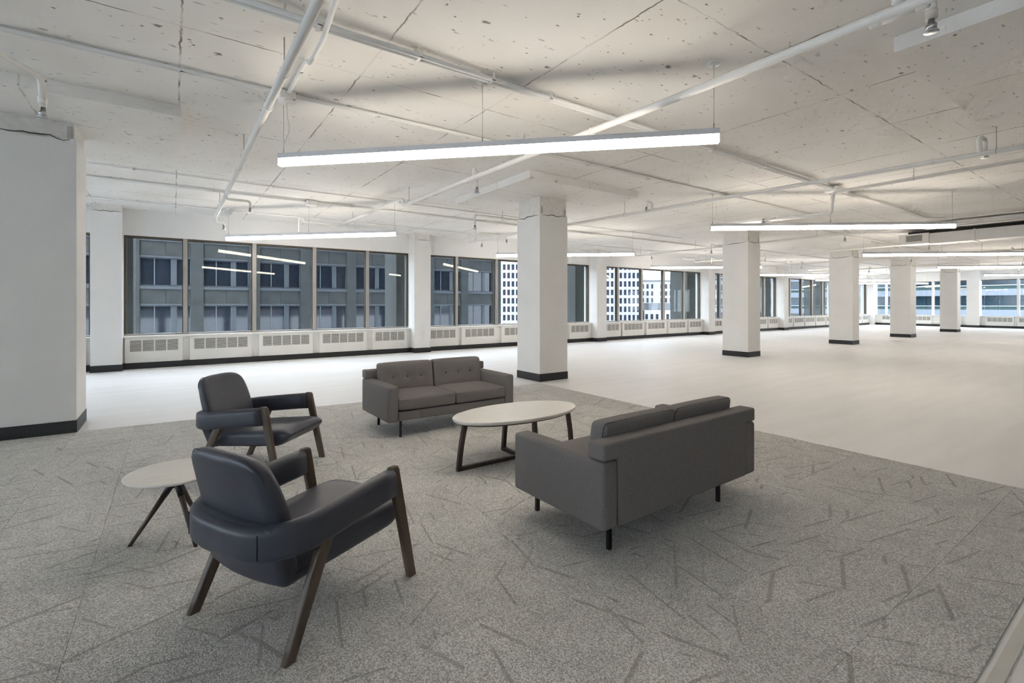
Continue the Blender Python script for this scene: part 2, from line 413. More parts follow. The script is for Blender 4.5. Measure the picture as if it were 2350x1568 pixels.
for i in range(-11, 10):
    for j in range(0, 15):
        x0 = 1.225 + TS * (i - 0); y0 = 0.30 + TS * j
        cell = [(x0 + gap, y0 + gap), (x0 + TS - gap, y0 + gap), (x0 + TS - gap, y0 + TS - gap), (x0 + gap, y0 + TS - gap)]
        p = cell
        for q in range(4):
            if p: p = clip(p, CARPET[q], CARPET[(q + 1) % 4])
        if not p or abs(area(p)) < 0.004: continue
        cx, cy = x0 + TS / 2, y0 + TS / 2
        if abs(abs(area(p)) - (TS - 2 * gap) ** 2) < 1e-6:
            if full is None: full = slab([(x - cx, y - cy) for x, y in cell], 0, 0.007).mesh('carpet_tile'); full.materials.append(MATS['carpet_tile'])
            obj('carpet_tile', full, None, carpet, (cx, cy, 0), random.choice((0, PI / 2, PI, -PI / 2)))
        else:
            obj('carpet_tile', slab([(x - cx, y - cy) for x, y in p], 0, 0.007), 'carpet_tile', carpet, (cx, cy, 0))
struct('trim_1', MB().box(-4, 5.45, 0.425, 0.468, 0, 0.006), 'transition_strip', 'beige transition strip along the carpet edge')

# ------------------------------------------------------------------ interior columns with drop panels
def ragged(x0, x1, y0, y1, z0, ztop, amp, seed, mat, parent, name):
    """cladding shell with an uneven broken top edge"""
    rnd = random.Random(seed); P = []
    n = 14
    for (a, b) in (((x0, y0), (x1, y0)), ((x1, y0), (x1, y1)), ((x1, y1), (x0, y1)), ((x0, y1), (x0, y0))):
        h = 0
        for i in range(n):
            t = i / n; h = 0.75 * h + rnd.uniform(-1, 1) * amp * .6
            hh = h if 0 < i < n else 0
            P.append((a[0] + (b[0] - a[0]) * t, a[1] + (b[1] - a[1]) * t, ztop + hh + (0.015 if i == 0 else 0)))
    m = len(P); cx, cy = (x0 + x1) / 2, (y0 + y1) / 2
    th = 0.022
    def inn(x, y): return (x + (th if x < cx - 1e-6 else -th) if abs(abs(x - cx) - (x1 - x0) / 2) < 1e-6 else x, y + (th if y < cy - 1e-6 else -th) if abs(abs(y - cy) - (y1 - y0) / 2) < 1e-6 else y)
    v = [(x, y, z0) for x, y, z in P] + [(x, y, z) for x, y, z in P] + [(*inn(x, y), z) for x, y, z in P] + [(*inn(x, y), z - 0.25) for x, y, z in P]
    f = []
    for i in range(m):
        j = (i + 1) % m
        f += [(i, j, m + j, m + i), (m + i, m + j, 2 * m + j, 2 * m + i), (2 * m + i, 2 * m + j, 3 * m + j, 3 * m + i)]
    return obj(name, flat(v, f), mat, parent)

def add_bb(parent, x0, x1, y0, y1):
    t = 0.006; obj('baseboard', MB().box(x0 - t, x1 + t, y0 - t, y1 + t, 0, 0.145), 'black_rubber', parent)
def crack(parent, pts, r=0.004):
    obj('crack', tube_path([Vector(p) for p in pts], lambda t: r * (0.4 + math.sin(PI * t)), 5), 'crack_dark', parent)

def column(x0, y0, w, d, label, ztop, seed, panel=True, cap=0.30):
    c = thing('column', label, 'column', ((x0 + w / 2), (y0 + d / 2), 0), kind='structure', group='square columns of the open office')
    hx, hy = w / 2, d / 2
    ragged(-hx, hx, -hy, hy, 0.0, ztop - cap, 0.028, seed, 'column_paint', c, 'cladding')
    e = 0.018
    obj('concrete_core', MB().box(-hx + e, hx - e, -hy + e, hy - e, ztop - cap - 0.3, ztop), 'rough_concrete', c)
    add_bb(c, -hx, hx, -hy, hy)
    rnd = random.Random(seed + 50)
    for (ax, sy) in ((0, -hy), (1, -hx)):
        pts = []; hgt = 0
        for i in range(12):
            t = -0.85 + 1.7 * i / 11; hgt = 0.7 * hgt + rnd.uniform(-.02, .02)
            q = t * (hx if ax == 0 else hy)
            pts.append((q, sy - 0.001, ztop - cap - 0.012 + hgt) if ax == 0 else (sy - 0.001, q, ztop - cap - 0.012 + hgt))
        crack(c, pts, 0.0055)
    for sx in (-1, 1):   # cut metal corner studs left at the break
        obj('metal_stud', MB().box(sx * (hx - 0.06) - .02, sx * (hx - .06) + .02, -hy + 0.008, -hy + 0.02, ztop - cap - .05, ztop - cap + 0.15), 'strap_steel', c)
    if panel:
        pw = 1.30
        p = obj('drop_panel', MB().box(-pw + .02, pw + .02, -pw + .02, pw - .05, ZD, ZC + .05), 'painted_concrete_ceiling', None, c.location)
        p.name = 'ceiling_drop_panel'; tag(p, ' '.join(('ceiling drop panel over the ' + label).split()[:16]), kind='structure')
    return c
column(-1.60, 7.30, 0.71, 0.73, 'large off-white square column beside the carpet, cropped by the picture edge', ZD, 3, cap=0.19)
column(5.64, 7.11, 0.69, 0.72, 'off-white square column at the carpet corner behind the coffee table', ZD, 5, cap=0.34)
column(12.95, 7.12, 0.64, 0.75, 'off-white square column standing second along the white floor', ZD, 8)
column(20.12, 7.19, 0.60, 0.76, 'off-white square column standing third along the white floor', ZD, 11)
column(26.60, 7.28, 0.72, 0.74, 'off-white square column standing fourth along the white floor', ZD, 13)
column(33.85, 7.30, 0.62, 0.70, 'off-white square column standing fifth, farthest along the white floor', ZD, 17)
column(5.72, -0.18, 0.70, 0.70, 'off-white square column beyond the picture edge behind the grey sofa', ZD, 19)

# ------------------------------------------------------------------ window wall
WC = [-8.6, -1.17, 6.20, 13.85, 21.35, 28.70, 36.00, 42.1]   # wall column centres
CW = 0.265
apron = struct('wall_window_apron', MB().box(XL, XE, YW + .07, YG + .3, 0, SILL - .035), 'cabinet_paint', 'low off-white apron wall below the windows')
struct('wall_window_blank', MB().box(XL, -8.6, YG - .10, YG + .3, 0, ZC), 'white_wall', 'plain wall beyond the picture')
struct('wall_window_bulkhead', MB().box(XL, XE + .4, YG - .10, YG + .3, HEAD, ZC), 'white_wall', 'plain white bulkhead above the windows')
bh = bpy.data.objects['wall_window_bulkhead']
for x in (1.05, 2.6, 4.75, 8.4, 10.9, 16.1, 18.6): obj('joint_cover', MB().box(x - .018, x + .018, YG - .104, YG - .099, HEAD + .01, ZC - .01), 'white_wall', bh)
struct('trim_window_sill', MB().box(XL, XE, YW - .01, YG + .05, SILL - .035, SILL), 'cabinet_paint', 'off-white window sill running along the convectors')
struct('baseboard_window', MB().box(XL, XE, YW - .012, YW + .08, 0, .135), 'black_rubber', 'black baseboard below the convectors')

def wall_column(x, i, y0=13.52, name_extra=''):
    lab = ['', 'narrow white wall column next to the large cropped column', 'narrow white wall column between the two nearest window groups', 'narrow white wall column seen just past the carpet-corner column',
           'narrow white wall column in front of the pale stone building', 'narrow white wall column between the second and third floor columns', 'narrow white wall column far along the windows'][i]
    c = thing('wall_column', lab, 'column', (x, y0, 0), kind='structure', group='narrow columns along the window wall')
    ztop = ZC; cap = 0.14 if i == 1 else 0.20
    ragged(-CW, CW, 0, YG + .2 - y0, 0, ztop - cap, 0.008, 30 + i, 'column_paint', c, 'cladding')
    obj('concrete_core', MB().box(-CW + .014, CW - .014, .014, YG + .2 - y0, ztop - cap - .3, ztop), 'rough_concrete', c)
    t = .006; obj('baseboard', MB().box(-CW - t, CW + t, -t, YW - y0 + .05, 0, .145), 'black_rubber', c)
    crack(c, [(-CW + .05 + .47 * k / 8, -.001, ztop - cap - .01 + .012 * math.sin(k * 2.1 + i)) for k in range(9)], .004)
    return c
for i in range(1, 7): wall_column(WC[i], i)

# a window bay: frame members, mullions, panes
MW = 0.09
def window_bay(n, xa, xb, mull, label, end=False):
    w = thing('window_%d' % n, label, None, (0, 0, 0), kind='structure')
    obj('window_head', MB().box(xa, xb, YG - .06, YG + .06, HEAD - .05, HEAD), 'bronze_edge', w)
    obj('window_bottom_rail', MB().box(xa, xb, YG - .05, YG + .06, SILL, SILL + .04), 'aluminium_frame', w)
    xs = [xa] + mull + [xb]
    for m in mull:
        f = obj('mullion', MB().box(m - MW / 2, m + MW / 2, YG - .085, YG + .07, SILL, HEAD - .005), 'aluminium_frame', w)
        for s in (-1, 1): obj('glazing_bead', MB().box(m + s * (MW / 2 + .008) - .008, m + s * (MW / 2 + .008) + .008, YG - .04, YG + .05, SILL + .04, HEAD - .05), 'bronze_edge', f)
    for s, x in ((1, xa), (-1, xb)):
        obj('jamb', MB().box(min(x, x + s * .05), max(x, x + s * .05), YG - .06, YG + .06, SILL + .04, HEAD - .05), 'bronze_edge', w)
    for a, b in zip(xs[:-1], xs[1:]):
        obj('pane', MB().box(a + .03, b - .03, YG - .004, YG + .004, SILL + .03, HEAD - .04), 'window_glass', w)
    return w

# convector cabinets: prototypes by number of grilles
def grille_mesh(w=0.205, h=0.255):
    m = MB(); m.box(0, w, 0.011, 0.013, 0, h)
    return m
_g = {}
def make_grille(parent, x, z, wd=0.205, h=0.255):
    if not _g:
        a = MB().box(0, wd, 0.008, 0.012, 0, h).mesh('grille'); a.materials.append(MATS['grille_dark']); _g['b'] = a
        s = MB()
        for k in range(11): s.box(0, wd, -.001, .008, h * (k + .2) / 11, h * (k + .72) / 11)
        b = s.mesh('slats'); b.materials.append(MATS['slat_paint']); _g['s'] = b
    g = obj('grille', _g['b'], None, parent, (x, 0, z))
    tag(obj('slats', _g['s'], None, g), kind='stuff')
PROTO = {}
def make_convector(L, ng):
    # front sheet with grille openings left free
    key = (round(L, 3), ng)
    if key in PROTO: return copy_tree(PROTO[key])
    t = thing('convector_cabinet', 'x', 'convector')
    z0, z1, gz0, gz1 = 0.137, 0.688, 0.390, 0.645
    gw, gg = 0.205, 0.024
    tot = ng * gw + (ng - 1) * gg; gx = (L - tot) / 2
    m = MB(); d = 0.066
    m.box(0, L, 0, d, z0, gz0); m.box(0, L, 0, d, gz1, z1)
    m.box(0, gx, 0, d, gz0, gz1); m.box(L - gx, L, 0, d, gz0, gz1)
    for k in range(ng - 1):
        a = gx + gw * (k + 1) + gg * k; m.box(a, a + gg, 0, d, gz0, gz1)
    obj('front_panel', m, 'cabinet_paint', t)
    for k in range(ng): make_grille(t, gx + k * (gw + gg), gz0)
    obj('top_cap', MB().box(-.008, L + .008, -.014, .066, z1 + .002, z1 + .014), 'cabinet_paint', t)
    PROTO[key] = t
    return t
bay_words = ['beyond the large cropped column', 'in the nearest window group', 'in the window group behind the sofa', 'in the window group before the pale stone building',
             'in the window group past the second floor column', 'in the window group past the third floor column', 'in the farthest corner window group']
win_labels = ['window strip glimpsed between the cropped column and the wall column', 'five-pane window facing the grey concrete building', 'five-pane window partly behind the carpet-corner column',
              'five-pane window showing the white tower and pale stone building', 'five-pane window partly behind the second floor column', 'five-pane window between the second and third floor columns', 'window next to the far corner of the room']
for b in range(7):
    xa, xb = WC[b] + CW, WC[b + 1] - CW
    if b == 6: xb = 41.6
    n = 5 if b < 6 else 4
    ml = [xa + 1.155 + (xb - xa - 1.155) * k / (n - 1) * ((n - 1) / (n - 1)) for k in range(n - 1)]
    step = (xb - xa - 1.155 - 1.27) / (n - 2)
    ml = [xa + 1.155 + step * k for k in range(n - 1)]
    window_bay(b + 1, xa, xb, ml, win_labels[b])
    ed = [xa] + ml + [xb]
    for k in range(n):
        a = ed[k] + (.03 if k == 0 else .085); e = ed[k + 1] - (.05 if k == n - 1 else .085)
        if b == 0 and e < -3.2: continue
        cv = make_convector(1.07 if k in (0, n - 1) else round(step - .17, 2), 4 if k in (0, n - 1) else 5)
        cv.location = ((a if k else a + .0), YW - .0, 0)
        tag(cv, 'louvred white convector, %s from the left %s' % (ORD[k], bay_words[b]), 'convector', 'convector cabinets along the window wall')

# exterior stone pilasters outside the wall columns
for i in range(1, 7):
    tag(obj('exterior_pilaster', MB().box(-.40, .40, 0, 1.0, -20, 30), 'pilaster_stone', None, (WC[i], 14.62, 0)), 'grey stone pilaster outside the glass %s' % ['', 'at the wall column next to the cropped column', 'at the wall column left of the sofa', 'at the wall column past the carpet-corner column', 'at the wall column before the second floor column', 'at the wall column past the second floor column', 'at the farthest wall column'][i], 'pilaster', 'stone pilasters outside the windows')

# ------------------------------------------------------------------ end wall (x = XE) with windows
struct('wall_end_apron', MB().box(XE + .07, XE + .4, YB, YW + .2, 0, SILL - .03), 'cabinet_paint', 'low white apron below the end windows')
struct('wall_end_bulkhead', MB().box(XE + .12, XE + .4, YB, YG + .3, HEAD, ZC), 'white_wall', 'white bulkhead above the end windows')
struct('trim_end_sill', MB().box(XE, XE + .3, YB, YW, SILL - .035, SILL), 'cabinet_paint', 'white sill of the end windows')
struct('baseboard_end', MB().box(XE - .012, XE + .04, YB, YW, 0, .14), 'black_rubber', 'black baseboard of the end wall')
struct('wall_corner_pier', MB().box(41.6, XE + .4, 13.55, YG + .3, 0, ZC), 'white_wall', 'white pier in the far corner')
YC = [13.55, 8.25, 1.0, -6.2]
for i in (1, 2, 3):
    c = thing('wall_column', ['', 'white wall column between the end windows', 'white end wall column beyond the picture edge', 'white end wall column near the core'][i], 'column', (XE - .25, YC[i], 0), kind='structure', group='columns of the end wall')
    obj('cladding', MB().box(0, .6, -.30, .30, 0, ZC), 'column_paint', c)
    obj('baseboard', MB().box(-.006, .3, -.306, .306, 0, .145), 'black_rubber', c)
XGE = XE + .22
for i in range(3):
    ya, yb = YC[i] - (.3 if i else 0), YC[i + 1] + .3
    w = thing('window_%d' % (8 + i), ['end window between the far corner and the end wall column', 'end window at the picture edge', 'end window beyond the picture'][i], None, kind='structure')
    n = max(2, round((ya - yb) / 1.5)) if i else 2
    n = [2, 4, 4][i] if i else 2
    ms = [10.33] if i == 0 else [ya + (yb - ya) * k / n for k in range(1, n)]
    ms = ([12.95, 10.33][0:2] if i == 0 else ms)
    obj('window_head', MB().box(XGE - .06, XGE + .06, yb, ya, HEAD - .05, HEAD), 'bronze_edge', w)
    ed = [ya] + ms + [yb]
    for m in ms: obj('mullion', MB().box(XGE - .085, XGE + .06, m - .06, m + .06, SILL, HEAD), 'white_wall', w)
    for a, b in zip(ed[:-1], ed[1:]): obj('pane', MB().box(XGE - .004, XGE + .004, b + .03, a - .03, SILL, HEAD - .04), 'window_glass', w)
for k, (y, L) in enumerate([(13.2, 1.25), (11.6, 1.25), (9.9, 1.07), (7.7, 1.25), (6.3, 1.25)]):
    cv = make_convector(L if L != 1.25 else 1.25, 5 if L == 1.25 else 4); cv.location = (XE, y, 0); cv.rotation_euler = (0, 0, -PI / 2)
    tag(cv, 'louvred white convector under the end windows, %s from the far corner' % ORD[k], 'convector', 'convector cabinets along the end wall')

# ------------------------------------------------------------------ linear pendant lights
def pendant(A, B, z0, label, parts=3):
    A = Vector((*A, 0)); B = Vector((*B, 0)); L = (B - A).length; ang = math.atan2(B.y - A.y, B.x - A.x)
    t = thing('linear_pendant_light', label, 'light', (A.x, A.y, z0), ang, 'linear pendant lights')
    hw, hh = 0.035, 0.125
    g = 0.004
    # housing: inverted channel
    m = MB(); m.box(0, L, -hw, hw, 0.075, hh)
    obj('housing', m, 'light_housing', t)
    for k in range(3):
        a, b = L * k / 3 + g, L * (k + 1) / 3 - g
        sec = [(-hw + .001, .0745), (-hw + .001, .012), (-hw + .012, 0), (hw - .012, 0), (hw - .001, .012), (hw - .001, .0745)]
        v = [(x, y, z) for x in (a, b) for y, z in sec]
        obj('diffuser', flat(v, [(i, (i + 1) % 6, 6 + (i + 1) % 6, 6 + i) for i in range(6)] + [(5, 4, 3, 2, 1, 0), (6, 7, 8, 9, 10, 11)]), 'led_diffuser', t)
        if k: obj('joint_plate', MB().box(L * k / 3 - g * .6, L * k / 3 + g * .6, -hw, hw, 0.0, hh), 'light_housing', t)
    for x in (-.004, L): obj('end_cap', MB().box(x, x + .004, -hw - .002, hw + .002, -.003, hh + .002), 'light_housing', t)
    for x in (0.04, L / 2 - .0, L - 0.04):
        obj('cable', tube_path([(x, 0, hh), (x, 0, ZC - z0 - .02)], 0.0022, 5), 'cable', t)
        obj('cable_gripper', tube_path([(x, 0, hh), (x, 0, hh + .05)], 0.006, 8), 'cable', t)
        obj('canopy', lathe([(0, -.045), (.012, -.045), (.012, -.02), (.055, -.018), (.06, -.008), (.06, 0), (0, 0)], 20, (x, 0, ZC - z0)), 'pipe_paint', t)
    return t
pendant((0.92, 5.52), (4.00, 2.47), 2.90, 'long linear pendant light directly above the coffee table, nearest of all')
pendant((1.00, 12.60), (3.86, 9.72), 2.90, 'linear pendant light in front of the nearest window group')
pendant((8.58, 5.47), (12.11, 2.65), 2.90, 'linear pendant light above the white floor right of the carpet-corner column')
pendant((8.04, 12.25), (11.15, 9.58), 2.90, 'linear pendant light crossing behind the carpet-corner column')
pendant((15.73, 12.65), (19.1, 9.95), 2.90, 'linear pendant light passing behind the second floor column near the windows')
pendant((16.95, 5.80), (20.4, 2.93), 2.90, 'linear pendant light starting at the third floor column, cropped by the picture edge')
pendant((25.0, 6.0), (28.4, 3.1), 2.90, 'linear pendant light starting past the fourth floor column, cropped by the picture edge')
pendant((23.6, 12.85), (26.95, 10.52), 2.90, 'linear pendant light between the second and third floor columns')
pendant((31.9, 13.35), (35.6, 10.75), 2.90, 'linear pendant light behind the third floor column far along the windows')
pendant((36.6, 12.85), (40.6, 10.2), 2.80, 'farthest linear pendant light, behind the fourth floor column')
pendant((33.35, 6.2), (36.7, 3.3), 2.90, 'linear pendant light near the far end wall at the picture edge')
# ------------------------------------------------------------------ sprinkler pipes
def coupling(parent, p, d, r, l=0.035):
    p = Vector(p); d = Vector(d).normalized()
    obj('coupling', tube_path([p - d * l, p - d * l * .5, p + d * l * .5, p + d * l], r * 1.22, 12), 'pipe_paint', parent)
def run(parent, pts, r, bend=0.07, name='pipe'):
    return obj(name, tube_path(round_path(pts, bend, 5), r, 12), 'pipe_paint', parent)
def head(parent, p):
    x, y, z = p
    h = obj('sprinkler_head', lathe([(0, .09), (.018, .09), (.02, .05), (.03, .048), (.03, .018), (.012, .015), (.012, .006), (.042, .004), (.042, 0), (0, 0)], 18, (x, y, z)), 'steel', parent)
    return h
def rod(parent, x, y, z0, r=0.005):
    obj('hanger_rod', tube_path([(x, y, z0), (x, y, ZC)], r, 6), 'strap_steel', parent)
    obj('hanger_ring', tube_path([(x + .034 * math.cos(a), y, z0 - .03 + .042 * math.sin(a)) for a in [2 * PI * k / 12 + PI / 2 for k in range(13)]], .004, 5), 'strap_steel', parent)

t = thing('sprinkler_pipe', 'thick white sprinkler pipe running to the nearest windows above the armchairs', 'pipe', group='sprinkler pipes under the ceiling')
run(t, [(.73, 1.6, 3.32), (.745, 12.0, 3.32), (.745, 12.05, 3.20), (.90, 12.05, 3.20), (.90, 12.05, 3.16)], .034, .06)
for y in (5.05, 7.55, 9.35): coupling(t, (.74, y, 3.32), (0, 1, 0), .034, .02)
run(t, [(.74, 9.45, 3.32), (.74, 9.45, 3.24), (1.10, 9.45, 3.24), (1.10, 9.45, 3.13)], .022, .05, 'branch')
head(t, (.90, 12.05, 3.07)); head(t, (1.10, 9.45, 3.05))
for y in (4.26, 6.98, 10.8): rod(t, .74, y, 3.36)

t = thing('sprinkler_pipe', 'white sprinkler pipe crossing diagonally above the long pendant light to the tee', 'pipe', group='sprinkler pipes under the ceiling')
run(t, [(3.80, -1.5, 3.32), (3.76, 1.2, 3.32), (3.70, 3.6, 3.32), (3.55, 8.55, 3.32), (3.55, 8.62, 3.43), (3.50, 8.72, 3.43), (3.42, 12.3, 3.43)], .036, .04)
coupling(t, (3.79, .98, 3.32), (0, 1, 0), .037, .03); coupling(t, (3.78, 1.22, 3.32), (0, 1, 0), .037, .03)
obj('tee_body', tube_path([(3.79, .96, 3.32), (3.78, 1.24, 3.32)], .043, 14), 'pipe_paint', t)
run(t, [(3.785, 1.10, 3.32), (3.785, 1.10, 3.52), (3.95, 1.02, 3.52), (4.13, 1.02, 3.50), (4.13, 1.02, 3.36)], .030, .06, 'branch')
coupling(t, (3.785, 1.10, 3.40), (0, 0, 1), .031, .03); coupling(t, (4.13, 1.02, 3.38), (0, 0, 1), .028, .03)
head(t, (4.13, 1.02, 3.265))
for y in (3.75, 6.05): coupling(t, (3.70 - (y - 3.6) * .030, y, 3.32), (0, 1, 0), .036, .012)
run(t, [(3.63, 6.15, 3.32), (3.63, 6.15, 3.46), (3.78, 6.3, 3.46), (3.78, 6.3, 3.24)], .024, .06, 'branch')
head(t, (3.78, 6.3, 3.15))
for y in (4.93, 8.35): rod(t, 3.70 - (y - 3.6) * .030, y, 3.37)
run(t, [(3.42, 12.28, 3.43), (2.55, 12.28, 3.43), (2.55, 12.28, 3.50), (2.45, 12.28, 3.50), (2.45, 12.28, 3.16)], .016, .04, 'branch')
head(t, (2.45, 12.28, 3.08)); rod(t, 3.45, 11.4, 3.47)

t = thing('sprinkler_pipe', 'pale sprinkler pipe passing behind the carpet-corner column towards the picture edge', 'pipe', group='sprinkler pipes under the ceiling')
def p3(y): return (8.42 - .155 * y, y, 3.34 - .014 * y)
run(t, [p3(-3), p3(3), p3(11.5), (p3(11.5)[0], 11.55, 3.33), (p3(11.5)[0] + .05, 11.0, 3.36), (p3(11.5)[0] + .9, 11.0, 3.36)], .031, .05)
for y in (2.0, 5.2, 8.6): coupling(t, p3(y), (-.155, 1, 0), .032, .012)
for y in (1.55, 10.0, 10.95):
    x, yy, z = p3(y)
    if y < 2:
        run(t, [(x, yy, z), (x - .05, yy, z + .20), (x + .14, yy - .02, z + .20), (x + .14, yy - .02, z + .06)], .026, .06, 'branch'); head(t, (x + .14, yy - .02, z - .03))
    else:
        run(t, [(x, yy, z), (x, yy, z - .12)], .013, .03, 'branch'); head(t, (x, yy, z - .2))
run(t, [p3(9.2), (7.0, 9.2, 3.36), (6.75, 9.2, 3.36), (6.75, 9.2, 3.14)], .018, .05, 'branch'); head(t, (6.75, 9.2, 3.05))
run(t, [p3(6.0), (7.49, 6.0, 3.40), (7.33, 6.0, 3.40), (7.33, 6.0, 3.30)], .02, .05, 'branch'); head(t, (7.33, 6.0, 3.21))
for y in (1.41, 6.6, 11.2): rod(t, p3(y)[0], y, p3(y)[2] + .04)

t = thing('sprinkler_pipe', 'white sprinkler pipe stepping down above the second row pendant light', 'pipe', group='sprinkler pipes under the ceiling')
run(t, [(9.65, -3, 3.46), (9.65, 3.74, 3.46), (9.64, 3.78, 3.085), (9.42, 4.75, 3.085), (9.34, 5.85, 3.085)], .030, .06)
run(t, [(9.45, 4.6, 3.085), (9.45, 4.62, 3.14), (9.42, 4.75, 3.14), (9.42, 4.78, 3.06)], .02, .03, 'branch'); head(t, (9.40, 4.86, 3.035))
run(t, [(9.65, 1.12, 3.46), (9.80, 1.12, 3.46), (9.80, 1.12, 3.28)], .030, .05, 'branch'); head(t, (9.80, 1.12, 3.17))
for y in (2.6, .4): rod(t, 9.65, y, 3.50)

t = thing('sprinkler_pipe', 'thin white sprinkler branch left of the carpet-corner column with a hanging head', 'pipe', group='sprinkler pipes under the ceiling')
run(t, [(7.0, 8.75, 3.34), (5.2, 8.75, 3.34), (5.2, 8.75, 3.12)], .024, .05); head(t, (5.2, 8.75, 3.04)); rod(t, 5.9, 8.75, 3.37)

t = thing('sprinkler_pipe', 'short white sprinkler drop above the large cropped column', 'pipe', group='sprinkler pipes under the ceiling')
run(t, [(-2.3, 3.4, 3.50), (-.97, 6.0, 3.50), (-.96, 6.02, 3.24)], .026, .07); coupling(t, (-.965, 6.02, 3.30), (0, 0, 1), .026, .03); head(t, (-.96, 6.02, 3.15))

for k, (x, ya, yb, hs) in enumerate([(14.6, -3, 12.2, (1.2, 5.2, 8.9, 11.2)), (18.9, -3, 12.6, (4.6, 9.4, 11.6)), (23.6, -3, 12.6, (3.6, 6.3, 10.2)), (29.5, -3, 12.6, (4.2, 9.6)), (35.5, -3, 12.8, (5.2, 10.0))]):
    t = thing('sprinkler_pipe', 'white sprinkler pipe spanning the far ceiling, %s beyond the carpet-corner column' % ORD[k], 'pipe', group='sprinkler pipes under the ceiling')
    run(t, [(x, ya, 3.34), (x - .3, yb, 3.30), (x - .3, yb + .02, 3.42), (x - 1.1, yb + .05, 3.42)], .028, .05)
    for y in hs:
        xx = x - .3 * (y - ya) / (yb - ya)
        run(t, [(xx, y, 3.33), (xx - .35, y, 3.38), (xx - .35, y, 3.16)], .018, .05, 'branch'); head(t, (xx - .35, y, 3.08))
        rod(t, xx, y + .8, 3.36)

# ------------------------------------------------------------------ conduits
def strap(parent, x, y, z, w=.05):
    obj('strap', MB().box(x - .014, x + .014, y - w, y + w, z - .022, z - .016).box(x - .014, x + .014, y - w, y - w + .006, z - .022, ZC - .002).box(x - .014, x + .014, y + w - .006, y + w, z - .022, ZC - .002), 'pipe_paint', parent)
def junction(parent, x, y, z, w=.07, h=.05):
    v, f = rbox(w, w, h, .012, 2, c=(x, y, z)); obj('junction_box', MB().add(v, f, False), 'pipe_paint', parent)
t = thing('electrical_conduit', 'double white conduit along the ceiling above the long pendant light', 'conduit', group='conduits on the ceiling')
for dy, r in ((-.028, .022), (.028, .019)):
    obj('conduit', tube_path(round_path([(-3, 3.83 + dy, 3.565), (15.0 + dy, 3.83 + dy, 3.565), (15.6 + dy, 3.4, 3.565), (15.9 + dy, -3, 3.565)], .5, 8), r, 10), 'pipe_paint', t)
for x in (.9, 1.72, 2.45, 3.15, 4.2, 6.0, 7.4, 8.8, 10.4, 12.0, 13.4): strap(t, x, 3.83, 3.565, .055)
junction(t, 9.85, 3.83, 3.55, .11, .045)
t = thing('electrical_conduit', 'white conduit with round junction box left of the long pendant light', 'conduit', group='conduits on the ceiling')
for dy, r in ((-.018, .017), (.020, .012)): obj('conduit', tube_path([(-4, 5.35 + dy, 3.59), (13.0, 5.30 + dy, 3.59)], r, 8), 'pipe_paint', t)
junction(t, .95, 5.34, 3.57, .075, .045)
obj('box_canopy', lathe([(0, -.075), (.075, -.07), (.085, -.055), (.085, -.045), (0, -.045)], 24, (.95, 5.34, 3.575)), 'pipe_paint', t)
for x in (.07, 1.9, 3.4, 5.2, 6.6): strap(t, x, 5.35, 3.59, .04)
t = thing('electrical_conduit', 'kinked white conduit beside the thick sprinkler pipe', 'conduit', group='conduits on the ceiling')
obj('conduit', tube_path(round_path([(.85, 1.1, 3.505), (.90, 3.35, 3.505), (.955, 3.92, 3.505), (.955, 4.22, 3.505), (.935, 4.26, 3.46), (.955, 4.42, 3.56), (.955, 4.55, 3.585), (.955, 5.26, 3.585)], .08, 4), .020, 10), 'pipe_paint', t)
strap(t, .96, 4.72, 3.585, .02)
t = thing('electrical_conduit', 'thin white conduit on the ceiling nearest the cropped column', 'conduit', group='conduits on the ceiling')
obj('conduit', tube_path([(-4, 9.7, 3.60), (13.5, 9.62, 3.60)], .012, 8), 'pipe_paint', t)
for x in (-.5, 1.5, 4.0): strap(t, x, 9.68, 3.60, .025)
t = thing('electrical_conduit', 'white conduit with rectangular junction box near the second pendant light', 'conduit', group='conduits on the ceiling')
for dy, r in ((-.02, .020), (.028, .014)): obj('conduit', tube_path([(-4, 10.68 + dy, 3.585), (16.0, 10.45 + dy, 3.585)], r, 8), 'pipe_paint', t)
junction(t, 2.35, 10.6, 3.56, .10, .05)
for x in (.6, 3.2, 5.0, 7.0): strap(t, x, 10.6, 3.585, .05)
t = thing('electrical_conduit', 'white conduit closest to the window bulkhead', 'conduit', group='conduits on the ceiling')
obj('conduit', tube_path([(-4, 12.75, 3.595), (20.0, 12.5, 3.595)], .014, 8), 'pipe_paint', t)
junction(t, 1.02, 12.68, 3.57, .09, .045); junction(t, 8.1, 12.62, 3.57, .09, .045)
for x in (-.6, 3.0, 5.4): strap(t, x, 12.66, 3.595, .03)
for k, (y, xa, xb) in enumerate([(2.0, 15.5, 40), (6.2, 14.2, 40), (9.9, 16, 40), (12.2, 21, 41)]):
    t = thing('electrical_conduit', 'white conduit on the far ceiling, %s from the core towards the windows' % ORD[k], 'conduit', group='conduits on the ceiling')
    obj('conduit', tube_path([(xa, y, 3.59), (xb, y, 3.59)], .02, 8), 'pipe_paint', t)
    for x in (xa + 2, xa + 6, xa + 10): strap(t, x, y, 3.59, .03)

# light cable feeding the near pendant from its junction box
tag(obj('power_cord', tube_path(round_path([(.95, 5.34, 3.51), (.97, 5.42, 3.40), (.99, 5.38, 3.25), (.94, 5.46, 3.12), (.95, 5.49, 3.03)], .06, 5), .004, 6), 'pipe_paint'), 'thin pale power cord dropping to the end of the long pendant light', 'cord')

